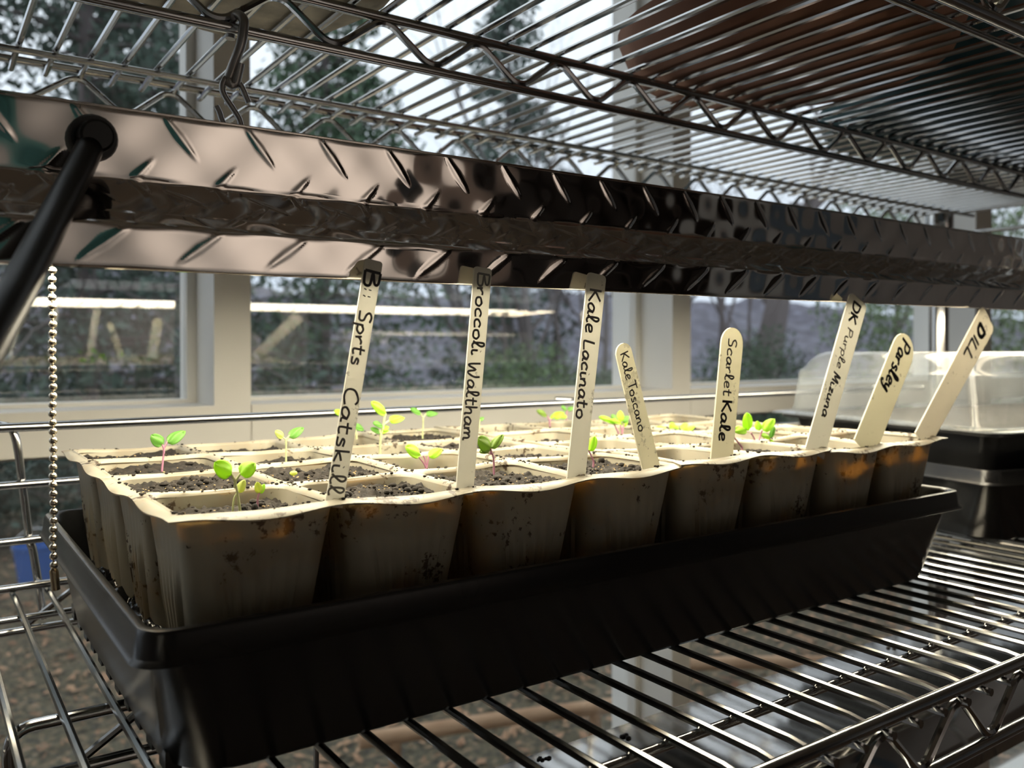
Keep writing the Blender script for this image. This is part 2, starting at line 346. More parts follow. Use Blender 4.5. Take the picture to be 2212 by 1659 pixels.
def baretree(x, y, h, r, seed, label, group=None, lean=0, z0=None):
    rn = random.Random(seed); t = MB()
    def br(p, d, L, rad, dep):
        n = 4; P = [p]; R = [rad]; q = Vector(p); dd = Vector(d)
        for i in range(n):
            dd = (dd+Vector((rn.gauss(0,.09),rn.gauss(0,.09),.03))).normalized(); q = q+dd*(L/n); P.append(q.copy()); R.append(rad*(1-.55*(i+1)/n))
        t.tube(P, R, 5 if dep > 1 else 4, cap=False)
        if dep == 0: return
        for k in range(3 if dep > 1 else 4):
            i = rn.choice([2,3,4]); e = (dd+Vector((rn.gauss(0,.55),rn.gauss(0,.55),rn.uniform(-.1,.4)))).normalized()
            br(P[i], e, L*rn.uniform(.5,.72), R[i]*.62, dep-1)
    br(Vector((0,0,0)), Vector((lean,0,1)).normalized(), h*.45, r, 4)
    o = t.build('bare_tree', barkm, smooth=True, loc=(x,y,gz(x,y) if z0 is None else z0)); tag(o, label, 'tree', group); return o
baretree(6.0, 7.9, 6.5, .085, 21, 'forked bare trunk behind the gap between the broccoli and lacinato labels')
baretree(13.5, 10.5, 10, .34, 22, 'thick bare trunk behind the scarlet kale and mizuna labels')
for k in range(20):
    a = rnd.uniform(.55,1.12); D = rnd.uniform(11,26); x = D*math.sin(a); y = D*math.cos(a)
    baretree(x, y, rnd.uniform(4.5,7.5), rnd.uniform(.05,.11), 30+k, 'slender bare winter tree on the wooded slope', 'bare trees on the slope', rnd.uniform(-.15,.15))
# fallen leaves, bucket, rails
rn = np.random.default_rng(9); n = 9000
p = np.stack([rn.uniform(-1.2,4.5,n), .9+rn.uniform(0,1,n)**1.3*6, np.zeros(n)],1); p[:,2] = [gz(a,b)+.012 for a,b,_ in p]
V = []; Fc = []
for i in range(n):
    a = rn.uniform(0,2*PI); s = rn.uniform(.009,.028); c, d = math.cos(a)*s, math.sin(a)*s; x,y,z = p[i]
    V += [(x-c,y-d,z),(x+d*.6,y-c*.6,z+rn.uniform(0,.015)),(x+c,y+d,z+rn.uniform(0,.02)),(x-d*.6,y+c*.6,z+.004)]; Fc.append((4*i,4*i+1,4*i+2,4*i+3))
fl = MB(); fl.add(V, Fc); o = fl.build('fallen_leaves', mat('dry_leaf', (.34,.19,.10), .9, fn=noisecol((.16,.08,.045),(.50,.31,.19), 3, 3)), smooth=False)
tag(o, 'scattered brown fallen leaves lying on the ground outside', 'leaves', kind='stuff')
bk = empty('bucket', (.50,5.1,gz(.5,5.1))); tag(bk, 'blue plastic bucket standing on the ground outside at far left', 'bucket')
bl = mat('blue_plastic', (.03,.12,.42), .4)
loops = [[(r*math.cos(2*PI*i/20), r*math.sin(2*PI*i/20), z) for i in range(20)] for r, z in ((.085,0),(.115,.21),(.122,.21),(.122,.225),(.112,.225),(.105,.2),(.08,.01))]
MB().loft(loops).build('bucket_body', bl, bk)
MB().tube([(.118*math.cos(t),.02*math.sin(t)-.02,.2+.11*math.sin(t)) for t in np.linspace(0,PI,14)], .003, 6).build('handle', chrome2, bk)
woodm = mat('weathered_wood', (.42,.26,.15), .8, fn=noisecol((.34,.20,.11),(.52,.34,.21), 6, stretch=(1,1,8)))
for (A, B, lab) in ((Vector((.95,1.86,-.92)), Vector((1.75,1.62,-.92)), 'round wooden garden rail low outside, below the front tray'), (Vector((1.93,1.86,-.92)), Vector((2.6,1.45,-.92)), 'round wooden garden rail right of the lower window post')):
    e = empty('garden_rail', A); tag(e, lab, 'rail')
    MB().tube([(0,0,0), (B-A)*.5+Vector((0,0,.006)), B-A], .022, 10).build('rail', woodm, e)
    for q in (.12, .85):
        P = (B-A)*q; MB().tube([P+Vector((0,0,-.27)), P+Vector((0,0,.0))], .018, 8).build('post', woodm, e)
# ------------------------------------------------------------------ guessed furniture on the room side, put in only to be reflected
fl_ = empty('added_floor_lamp', (1.15,-1.75,FZ)); tag(fl_, 'added floor lamp brightening the beige back wall, seen only in reflections', 'floor lamp')  # unseen lamp, added to light the wall that the fixture mirrors
lm_ = mat('lamp_black_metal', (.02,.02,.02), .4)
MB().loft([[(r*math.cos(2*PI*i/24), r*math.sin(2*PI*i/24), z) for i in range(24)] for r, z in ((.14,0),(.14,.015),(.02,.03),(.011,.05),(.011,1.05))]).build('base', lm_, fl_)
MB().tube([(0,.05,1.10),(0,0,1.10),(0,-.12,1.13)], [.06,.075,.09], 24).build('lamp_shade', lm_, fl_)
ld = bpy.data.lights.new('added_bulb','SPOT'); ld.energy = 11; ld.color = (1,.93,.86); ld.spot_size = math.radians(125); ld.spot_blend = .8; ld.shadow_soft_size = .05
lo = bpy.data.objects.new('added_bulb', ld); C.objects.link(lo); lo.parent = fl_; lo.location = (0,-.15,1.13); lo.rotation_euler = (math.radians(-88),0,0)
dw = mat('dark_brown_wood', (.05,.03,.02), .5)
bc = empty('bookcase', (2.30,-2.43,FZ)); tag(bc, 'dark wooden bookcase against the back wall, seen only in reflections', 'bookcase')
b = MB(); b.box((-.6,-.2,0),(-.55,.2,2.3)); b.box((.55,-.2,0),(.6,.2,2.3)); b.box((-.55,-.2,0),(.55,-.17,2.3)); b.build('carcass', dw, bc, smooth=False)
for k in range(6): MB().box((-.55,-.17,.02+k*.45),(.55,.2,.05+k*.45)).build('shelf', dw, bc, smooth=False)
cu = MB().grid(lambda u, v: (-.42+.62*u, -2.60+.03*math.sin(u*30), -.6+1.75*v), 60, 4).build('curtain', tealcloth); 
sm = cu.modifiers.new('s','SOLIDIFY'); sm.thickness = .004
tag(cu, 'teal curtain hanging on the back wall, mirrored in the light fixture', 'curtain')
dm_ = mat('white_door_paint', (.84,.80,.74), .5); d_ = empty('door_1', (3.28,-2.63,FZ)); struct(d_)  # door and the curtain beside it added to vary the fixture's reflection
b = MB(); b.box((-.36,-.018,0),(.36,.02,2.0))
for (x0_, x1_, z0_, z1_) in ((-.28,-.04,.2,.9),(.04,.28,.2,.9),(-.28,-.04,1.05,1.8),(.04,.28,1.05,1.8)): b.box((x0_,.02,z0_),(x1_,.028,z1_))
b.build('door_leaf', dm_, d_, smooth=False); MB().sphere((-.31,.05,1.0), .028).build('door_handle', chrome2, d_)
cu2 = MB().grid(lambda u, v: (3.78+.4*u, -2.58+.03*math.sin(u*26), -.6+1.85*v), 50, 4).build('curtain', mat('blue_grey_cloth', (.30,.36,.42), .9)); sm = cu2.modifiers.new('s','SOLIDIFY'); sm.thickness = .004
tag(cu2, 'added blue-grey curtain right of the door, mirrored in the light fixture', 'curtain')
# ------------------------------------------------------------------ shelving unit
unit = empty('shelving_unit', (.55,.1235,FZ)); tag(unit, 'chrome wire shelving unit holding the seed trays beside the windows', 'shelf unit')
UO = Vector(unit.location)
SX0, SX1, SYF, SYB, SYM = -.085, 1.14, -.098, .345, .1235
def zig(x0, x1, y, zt, zb, rad=.0021):
    P = []; pitch = .0612; k0 = math.ceil((x0-.0023)/pitch)
    x = .0023+k0*pitch; P.append((x,y,zb)); 
    while x+pitch < x1:
        P += [(x+pitch/2-.004,y,zt),(x+pitch/2+.004,y,zt)]; x += pitch; P += [(x-.004,y,zb),(x+.004,y,zb)]
    b = MB(); b.tube(fillet(P, .005, 3), rad, 8); return b
def wire_shelf(Z, full=True, label=None, ledge=False):
    b = MB(); z = 0
    # perimeter rails sit on the cross wire ends
    b.tube(fillet([(SX0+.03,SYF,.0015),(SX1-.03,SYF,.0015)], .01), .0030, 12)
    b.tube([(SX0+.03,SYB,.0015),(SX1-.03,SYB,.0015)], .0028, 12)
    for X in (SX0, SX1):
        b.tube([(X,SYF+.03,.0015),(X,SYB-.03,.0015)], .0028, 10)
        b.tube([(X,SYF+.03,-.029),(X,SYB-.03,-.029)], .0028, 10)
    b.tube([(SX0+.03,SYF,-.0305),(SX1-.03,SYF,-.0305)], .0030, 12)
    b.tube([(SX0+.03,SYB,-.0275),(SX1-.03,SYB,-.0275)], .0026, 12)
    o = b.build('wire_shelf', chrome, unit, loc=(-UO.x,-UO.y,Z-UO.z))
    if label: o['label'] = label
    # middle truss, ending in a rounded loop at the left
    m = MB(); xl = -.027
    m.tube(fillet([(SX1-.01,SYM,-.0068),(xl,SYM,-.0068),(xl,SYM,-.0305),(SX1-.01,SYM,-.0305)], .010, 6), .0029, 12); m.build('center_truss', chrome, o)
    for y, zt, zb in ((SYF,-.0048,-.0262),(SYB,-.0048,-.0235),(SYM,-.0098,-.0266)):
        zig(SX0+.03, SX1-.02, y, zt, zb).build('truss_wire', chrome, o)
    for y in (-.05,.2975): MB().tube([(SX0,y,-.0063),(SX1,y,-.0063)], .0022, 10).build('stringer', chrome, o)
    for X, Y in ((SX0,SYF),(SX0,SYB),(SX1,SYF),(SX1,SYB)):
        MB().loft([[(X+r*math.cos(2*PI*i/20),Y+r*math.sin(2*PI*i/20),zz) for i in range(20)] for r, zz in ((.016,-.034),(.0185,-.030),(.0185,.004),(.0155,.010))]).build('corner_collar', chrome2, o)
    path = [(0,SYB+.006,-.0034),(0,SYB-.004,-.0034),(0,SYB-.014,-.0020),(0,.1,-.0019),(0,SYF+.016,-.0020),(0,SYF+.005,-.0034),(0,SYF-.0052,-.0034)]
    x0 = -.0271 + (.0005 if Z > .1 else 0) - .0204; n = int((SX1-.02-x0)/.0204)
    if full:
        base = None
        for k in range(n):
            if base is None: base = MB().tube(path, .0019, 8).build('cross_wire', chrome, o); c = base
            else: c = base.copy(); C.objects.link(c); c.parent = o
            c.location = (x0+k*.0204, 0, 0)
    else:
        q = MB()
        for k in range(n): q.tube([(x0+k*.0204+a[0],a[1],a[2]) for a in path], .0019, 6)
        tag(q.build('cross_wires', chrome, o), kind='stuff')
    return o
low = wire_shelf(0.0, True, 'wire shelf carrying the seed trays')
up = wire_shelf(.350, True, 'wire shelf above the light, carrying flowerpots')
wire_shelf(-.430, False, 'lowest wire shelf seen at bottom right')
for X, Y in ((SX0,SYF),(SX0,SYB),(SX1,SYF),(SX1,SYB)):
    b = MB().tube([(X,Y,FZ+.01),(X,Y,.9)], .0127, 20); 
    for k in range(60): 
        pass
    b.build('post', chrome2, unit, loc=(-UO.x,-UO.y,-UO.z))
# back ledge of the lower shelf
led = empty('shelf_ledge', (0,.352,0)); led.parent = unit; led.location = (-UO.x,.352-UO.y,-UO.z); led['label'] = 'wire ledge along the back of the seed tray shelf'
for z, r in ((.1075,.0031),(.0688,.0028),(.0310,.0028)):
    MB().tube([(SX0+.02,0,z),(SX1-.03,0,z)], r, 12).build('ledge_rail', chrome, led)
for x in (0, .5, 1.05):
    P = [(x-.030,.020,.1100),(x-.012,.012,.1085),(x-.0045,.004,.102),(x,.0045,.0677),(x+.004,.0045,.0313),(x+.0065,.0045,.020),(x+.012,.0,-.024)]
    MB().tube(spline(P,5), .0027, 10).build('ledge_upright', chrome, led)
# ------------------------------------------------------------------ shop light above the seedlings
lx0, lx1 = -.07, 1.16; ly = .1235
TH = math.radians(5.7)
lamp = empty('shop_light', (.5,.03,.1885)); lamp.rotation_euler = (TH,0,0); tag(lamp, 'polished diamond plate fluorescent shop light hanging over the seedlings', 'light fixture')
LO = Vector(lamp.location)
def toL(w): w = Vector(w)-LO; c, s_ = math.cos(TH), math.sin(TH); return Vector((w.x, w.y*c+w.z*s_, -w.y*s_+w.z*c))
prof = [(.0737,.2525),(.0737,.2250),(.0300,.2050),(.0300,.1885)]
segs = [math.dist(prof[i],prof[i+1]) for i in range(3)]; S = np.cumsum([0]+segs)
def disp(x, s):
    h = np.zeros_like(x)
    for j in range(0, 6):
        sj = .0085+.0185*j; ori = 1 if j % 2 == 0 else -1; xs = .100+.017*j - .0005*j
        dx = (x-xs+.017) % .034 - .017; ds = s-sj
        if j >= 4: ori = -1
        a = math.radians(50 if j < 4 else 38); u = dx*math.cos(a)+ori*ds*math.sin(a); v = -dx*math.sin(a)*ori*1.0+ds*math.cos(a) if ori > 0 else dx*math.sin(a)+ds*math.cos(a)
        e_ = np.clip(1-np.abs(u)/.0125,0,1); wv = .0022*e_**.6+1e-6
        h += .00036*np.clip(e_*2.5,0,1)*np.clip(1-np.abs(v)/wv,0,1)**.8
    wg = np.where((s > .0275)&(s < .0636), .0, 1.0)
    h *= np.where((s > .0275)&(s < .0636), .45, 1.0)
    h += wg*.00020*np.sin(PI*x/.017+.6)*np.sin(PI*s/.0185+.4)+wg*.00010*np.sin(x*61+s*90)+.0003*np.sin(x*9+1.3)
    return h
def ztilt(x): return .0045*x
def wing(side, nx, ns_per, amp):
    xs = np.linspace(lx0, lx1, nx); ss = []; 
    for i in range(3):
        k = max(1, int(segs[i]/ns_per)); ss += list(np.linspace(S[i], S[i+1], k, endpoint=False))
    ss.append(S[-1]); ss = np.array(ss)
    X, SS = np.meshgrid(xs, ss); H = disp(X, SS)*amp
    V = []
    for a in range(len(ss)):
        s = ss[a]; i = min(2, int(np.searchsorted(S, s, 'right')-1)); t = (s-S[i])/segs[i]
        P0, P1 = prof[i], prof[i+1]; y = P0[0]+(P1[0]-P0[0])*t; z = P0[1]+(P1[1]-P0[1])*t
        d = (P1[0]-P0[0], P1[1]-P0[1]); L = math.hypot(*d); nrm = (d[1]/L, -d[0]/L)   # outward
        edge = min(1, min(s-S[i], S[i+1]-s)/.0015) if 0 < a < len(ss)-1 else 0
        hh = H[a]*edge
        yy = y+nrm[0]*hh; zz = z+nrm[1]*hh+ztilt(xs)
        if side > 0: yy = 2*ly-yy
        V.append(np.stack([xs-LO.x, yy-LO.y, zz-LO.z],1))
    V = np.concatenate(V); n = nx; m = len(ss)
    I = (np.arange(m-1)[:,None]*n+np.arange(n-1)[None,:]).ravel()
    Fq = np.stack([I, I+n, I+n+1, I+1],1) if side < 0 else np.stack([I, I+1, I+n+1, I+n],1)
    b = MB(); b.v = V.tolist(); b.f = Fq.tolist(); return b
def solid(o, t, off=-1):
    s = o.modifiers.new('thickness','SOLIDIFY'); s.thickness = t; s.offset = off; return o
o = wing(-1, 1500, .0008, 1).build('reflector_side', plate, lamp, ang=60); solid(o, .0007); o['label'] = 'room side of the reflector'
o = wing(1, 220, .004, .6).build('reflector_side', plate, lamp, ang=60); solid(o, .0007); o['label'] = 'window side of the reflector'
b = MB().grid(lambda u, v: (lx0+(lx1-lx0)*u-LO.x, .0737+.0996*v-LO.y, .2525+ztilt(lx0+(lx1-lx0)*u)-LO.z), 40, 2); o = b.build('top_plate', plate, lamp); solid(o, .0007, 1)
wr = mat('white_enamel', (.75,.73,.68), .4)
b = MB()
for X in (lx0, lx1-.001):
    zt = ztilt(X); pr_ = [(.0742,.2520),(.0742,.2250),(.0305,.2050),(.0305,.1885),(.2165,.1885),(.2165,.2050),(.1728,.2250),(.1728,.2520)]
    vs = [(X+d-LO.x, y-LO.y, z+zt-LO.z) for d in (0,.001) for y, z in pr_]
    b.add(vs, [tuple(range(7,-1,-1)), tuple(range(8,16))]+[(i,(i+1)%8,8+(i+1)%8,8+i) for i in range(8)])
b.build('end_plate', plate, lamp, smooth=False)
b = MB(); b.box((lx0+.01-LO.x,.088-LO.y,.2230-LO.z),(lx1-.01-LO.x,.159-LO.y,.2512-LO.z)); b.build('ballast_channel', wr, lamp, smooth=False)
for y in (.090,.157):
    MB().tube([(lx0+.03-LO.x,y-LO.y,.209-LO.z),(lx1-.03-LO.x,y-LO.y,.2140-LO.z)], .0127, 20).build('fluorescent_tube', tubemat, lamp)
    for X in (lx0+.02, lx1-.03):
        zt = ztilt(X); MB().box((X-LO.x,y-.014-LO.y,.196+zt-LO.z),(X+.009-LO.x,y+.014-LO.y,.2240+zt-LO.z)).build('lamp_holder', wr, lamp, smooth=False)
# strain relief and cord
B0 = aty(198,300,.0680)
def octo(r, n=10, rot=.3): return [(r*math.cos(rot+2*PI*i/n), r*math.sin(rot+2*PI*i/n)) for i in range(n)]
b = MB(); c = toL(B0)
b.loft([[(c.x+x, c.y-d, c.z+z) for x, z in octo(r, 24 if k == 0 else 24)] for k,(r,d) in enumerate(((.0092,0),(.0092,.0038),(.0084,.0058),(.0066,.0058),(.0062,.013),(.0052,.014)))])
b.build('strain_relief', blackgloss, lamp)
pts = [B0+Vector((0,.004,0)), atd(192,322,.330), atd(165,378,.312), atd(130,445,.292), atd(92,520,.268), atd(52,598,.246), atd(8,680,.226), atd(-60,800,.205), atd(-160,980,.19), atd(-300,1300,.2)]
MB().tube([toL(p) for p in spline(pts,6)], .0051, 16).build('power_cord', blackgloss, lamp)
# pull chain: beads on a thread, crimped end
pc = empty('pull_chain', (0,0,0)); pc.parent = lamp; C0 = aty(113,575,.10)
C0.z = .2040; pc.location = toL(C0); pc.rotation_euler = (-TH,0,0); pc['label'] = 'bead pull chain hanging from the fixture'
steel = mat('nickel_beads', (.72,.66,.55), .16, 1.0)
bd = None; nb = 37; sp = .00377
for k in range(nb):
    if bd is None: bd = MB().sphere((0,0,0), .00168, 16, 10).build('bead', steel, pc); q = bd
    else: q = bd.copy(); C.objects.link(q); q.parent = pc
    q.location = (.00016*math.sin(k*.9)+.0000*k, 0, -sp*k)
MB().tube([(0,0,.01),(0,0,-sp*nb)], .00042, 6).build('chain_link_wire', steel, pc)
ze = -sp*(nb-1)
MB().tube([(0,0,ze-.0012),(0,0,ze-.0022),(.0002,0,ze-.0030),(.0009,0,ze-.0106)], [.0010,.0017,.0018,.0017], 14).build('chain_end', mat('brass_connector', (.45,.36,.24), .22, 1.0), pc)
# hooks
def pth(L, y=.1205, n=5): return spline([aty(u,v,y+dy) for u,v,dy in L], n)
hk = mat('zinc_hook', (.42,.41,.40), .38, 1.0)
sh = MB().tube(pth([(497,84,.006),(501,50,.006),(503,40,.003),(514,32,.0),(526,42,-.0055),(526,62,-.0065),(520,98,-.006),(504,140,-.003),(495,165,0),(494,176,0),(500,184,0),(508,180,0),(512,166,-.001),(519,136,-.003)]), .0024, 12)
o = sh.build('hook', hk); tag(o, 'S-shaped steel hook over the lower rail of the shelf truss', 'hook')
vh = MB().tube(pth([(521,276,0),(517,258,0),(504,236,0),(484,205,0),(480,186,0),(487,170,0),(500,168,.001),(514,176,0),(524,192,0),(530,206,0),(537,222,0)]), .0015, 10)
vh.tube(pth([(484,270,.012),(478,256,.012),(474,243,.012),(467,229,.012)]), .0015, 10); vh.tube(pth([(484,270,.012),(500,278,.006),(521,276,0)]), .0015, 10)
o = vh.build('wire_hanger', hk); tag(o, 'V-shaped wire hanger between the S hook and light fixture', 'hook')
# ------------------------------------------------------------------ light under the seed shelf
l2 = empty('strip_light', (.5,.088,-.100)); tag(l2, 'second metal shop light, its mirror-like top seen through the wires of the seed shelf', 'light fixture')
L2 = Vector(l2.location); cy = .088
smooth_plate = mat('smooth_polished_metal', (.42,.41,.40), .08, 1.0, fn=noisecol((.40,.39,.38),(.44,.43,.42), 20, bump=.04, bscale=70, dist=.0006))
b = MB(); b.box((-.04-L2.x,.0420-L2.y,-.0012),(1.13-L2.x,.1340-L2.y,0)); b.build('top_plate', smooth_plate, l2, smooth=False)
pf = [(.0425,-.1010),(.0415,-.1560),(.0385,-.1710)]
for side in (-1,1):
    P = [(y if side < 0 else 2*cy-y, z) for y, z in pf]; b = MB()
    b.add([(X-L2.x, y-L2.y, z-L2.z) for y, z in P for X in (-.04, 1.13)], [((2*i,2*i+1,2*i+3,2*i+2) if side > 0 else (2*i,2*i+2,2*i+3,2*i+1)) for i in range(len(P)-1)])
    o = b.build('side_panel', smooth_plate, l2, ang=20); solid(o, .0008)
rn2 = random.Random(3)
for u, v in ((1178,1640),(1355,1590),(1655,1478),(1840,1425),(1925,1400)):
    P = atz(u, v, -.0998)-L2
    dr = MB()
    for k in range(5): dr.sphere((P.x+rn2.uniform(-.004,.004), P.y+rn2.uniform(-.003,.003), P.z+.0002), rn2.uniform(.0008,.0018), 8, 6, (1.4,1,.8))
    dr.build('mud_splash', mat('dark_mud', (.03,.025,.02), .4), l2)
for X in (.1,.95):
    MB().tube([(X-L2.x,0,.0695),(X-L2.x,0,0)], .0014, 8).build('hanger', hk, l2)
# ------------------------------------------------------------------ trays
def tray(name, x, y, rot, L, W, z0, label, group=None, H=.062):
    t = empty(name, (x,y,z0)); t.rotation_euler = (0,0,rot); tag(t, label, 'tray', group)
    def R(i, z, r=.013): return rrect(i, L-i, i, W-i, max(.004, r-i*.3), z, 7)
    k = H/.062
    b = MB().loft([R(.024,.0035*k,.03), R(.0190,.0065*k,.03), R(.0088,.0560*k), R(.0078,.0598*k), R(.0064,.0616*k), R(.0048,.0620*k), R(.0034,.0616*k), R(.0026,.0600*k), R(.0016,.0520*k), R(.0004,.0508*k), R(0,.0500*k),
                   R(.0012,.0492*k), R(.0026,.0520*k), R(.0052,.0575*k), R(.0074,.0550*k), R(.0165,.003*k,.03), R(.0200,0,.03)])
    b.build('tray_shell', blackplastic, t); return t
TX0 = 0.0
tr = tray('seed_tray', 0, 0, 0, .545, .2785, .0002, 'long black plastic tray holding the beige cell packs')
ft = MB()
for k in range(11):
    y = .03+k*.022; ft.box((.0165,y,.0003),(.0225,y+.010,.008))
ft.build('floor_ribs', blackplastic, tr, smooth=False)
# crumpled wet film at the left end
def film(u, v):
    x = .0130+.032*u; y = .024+.235*v
    z = .031+.008*u+.012*noise.noise(Vector((x*60,y*45,.3)))+.006*noise.noise(Vector((x*160,y*150,4)))+.004*abs(noise.noise(Vector((x*90+y*120,y*210,9))))
    z = max(z, .008+ (0 if u > .25 else .012*(.25-u)/.25)); return (x, y, min(z,.052))
o = MB().grid(film, 26, 170).build('plastic_film', wetfilm, ang=80); solid(o, .0003)
tag(o, 'crumpled wet black plastic film in the left end of the tray', 'plastic film')
# ------------------------------------------------------------------ cell packs
PX, PY, PITCHC, ZR = .018, .018, .065, .097
def sq(cx, cy, a, z, r, n=6, ribs=0, sides=24, outline=None):
    # rounded square, many points per side so ribs can be pressed in
    o = []
    r = min(r, a*.95)
    for s_ in range(4):
        ang = s_*PI/2-PI/2; c_, d_ = math.cos(ang), math.sin(ang)
        # side s: direction along t, outward normal (c,d)
        for k in range(sides):
            t = -1+2*(k+.5)/sides; L = a-r; q = t*L
            off = 0
            if ribs:
                ph = (t*.5+.5)*6.0; env = 1 if abs(t) < .86 else 0
                off = ribs*env*(.5-.5*math.cos(2*PI*ph))
            px = c_*(a+off)+(-d_)*q; py = d_*(a+off)+c_*q; o.append((cx+px, cy+py, z))
        for k in range(n):
            th = ang+PI/2*(k+.5)/n
            ccx = (c_-d_)*(a-r); ccy = (d_+c_)*(a-r)
            o.append((cx+ccx+r*math.cos(th), cy+ccy+r*math.sin(th), z))
    return o
depths = {}
def rimz(x, y): return ZR + .0007*math.cos((x-PX)/PITCHC*2*PI)*.6 + .0008*math.sin(x*23+y*31) + .0006*noise.noise(Vector((x*20,y*20,5)))
def pack(c0, c1, r0, r1, label, lift=0):
    x0, y0 = PX+c0*PITCHC, PY+r0*PITCHC
    t = empty('cell_pack', (x0,y0,.004)); tag(t, label, 'cell pack', 'beige cell packs in the black tray'); O = Vector(t.location)
    rim = MB(); cup = MB(); ah = .0302
    for i in range(c0, c1):
        for j in range(r0, r1):
            cx, cyy = PX+(i+.5)*PITCHC, PY+(j+.5)*PITCHC
            inner = sq(cx, cyy, ah, 0, .007); outer = []
            e = .0325
            for (px, py, _) in inner:
                dx, dy = px-cx, py-cyy; m = max(abs(dx),abs(dy)); outer.append((cx+dx/m*e, cyy+dy/m*e, 0))
            n = len(inner)
            def lv(P, dz=0): return [(p[0]-O.x, p[1]-O.y, rimz(p[0],p[1])+dz+lift-O.z) for p in P]
            top = MB(); rim.loft([lv(outer,-.0006), lv(outer), [ (p[0],p[1],p[2]+.0005) for p in lv([((a[0]*.5+b_[0]*.5),(a[1]*.5+b_[1]*.5),0) for a,b_ in zip(inner,outer)])], lv(inner,-.0002), lv(sq(cx,cyy,ah-.0006,0,.007),-.0016)], False, False)
            # inner and outer wall of the tapered cup
            loops = []
            for t_ in (0,.06,.14,.3,.5):
                a = (ah-.0006)*(1-t_)+.0188*t_; loops.append([(p[0]-O.x,p[1]-O.y,ZR-.0016-.088*t_+lift-O.z) for p in sq(cx,cyy,a,0,.007+.004*t_)])
            cup.loft(loops[::-1], True, False)
            loops = []
            for t_ in (0,.04,.12,.2,.27,.4,.6,.8,.97,1.0):
                a = (ah+.0004)*(1-t_)+.0192*t_ - (.002 if t_ == 1 else 0); loops.append([(p[0]-O.x,p[1]-O.y,(ZR-.0006)*(1-t_)+.0065*t_+lift-O.z) for p in sq(cx,cyy,a,0,.007+.006*t_, ribs=.0019*min(1,max(0,(t_-.14)/.2))*(1 if t_ < 1 else 0))])
            cup.loft(loops, False, True)
    # flange along the outside edges
    xa, xb, ya, yb = x0, PX+c1*PITCHC, y0, PY+r1*PITCHC
    per = []; ns = 14
    def edge(p, q, nx, ny, cells):
        for k in range(cells*ns):
            f = k/(cells*ns); x = p[0]+(q[0]-p[0])*f; y = p[1]+(q[1]-p[1])*f; ph = f*cells
            wv = .5-.5*math.cos(2*PI*ph); per.append((x,y,nx,ny,wv))
    edge((xa,ya),(xb,ya),0,-1,c1-c0); edge((xb,ya),(xb,yb),1,0,r1-r0); edge((xb,yb),(xa,yb),0,1,c1-c0); edge((xa,yb),(xa,ya),-1,0,r1-r0)
    lo = [[] for _ in range(5)]; M = len(per)
    for k, (x,y,nx,ny,wv) in enumerate(per):
        px, py, a1, b1, _ = per[k-1]; nn = Vector((nx+a1*(1 if (nx,ny) != (a1,b1) else 0), ny+b1*(1 if (nx,ny) != (a1,b1) else 0)))
        ex = .0038+.0012*wv; z = rimz(x,y)+lift
        outside = ((ny == -1 and r0 == 0) or (nx == 1 and c1 == 8) or (ny == 1 and r1 == 4) or (nx == -1 and c0 == 0))
        if not outside: ex = .0016; z += .0006
        for q, (dd, dz) in enumerate(((-.0008,-.0001),(.0,.0001),(ex*.6,-.0002-.0003*wv),(ex,-.0006-.0016*wv),(ex*.97,-.0012-.0017*wv))):
            lo[q].append((x+nn.x*dd-O.x, y+nn.y*dd-O.y, z+dz-O.z))
    rim.loft([L for L in lo], False, False)
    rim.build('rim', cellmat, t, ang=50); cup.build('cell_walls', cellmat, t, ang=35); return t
packs = [(0,4,0,2,'front left beige cell pack, nearest the camera',0),(0,4,2,4,'beige cell pack at back left, by the window',0.0),
         (4,6,0,4,'middle right beige cell pack, around the scarlet kale label',.0012),(6,8,0,4,'rightmost beige cell pack, under the parsley and dill labels',.0)]
for q in packs: pack(*q)
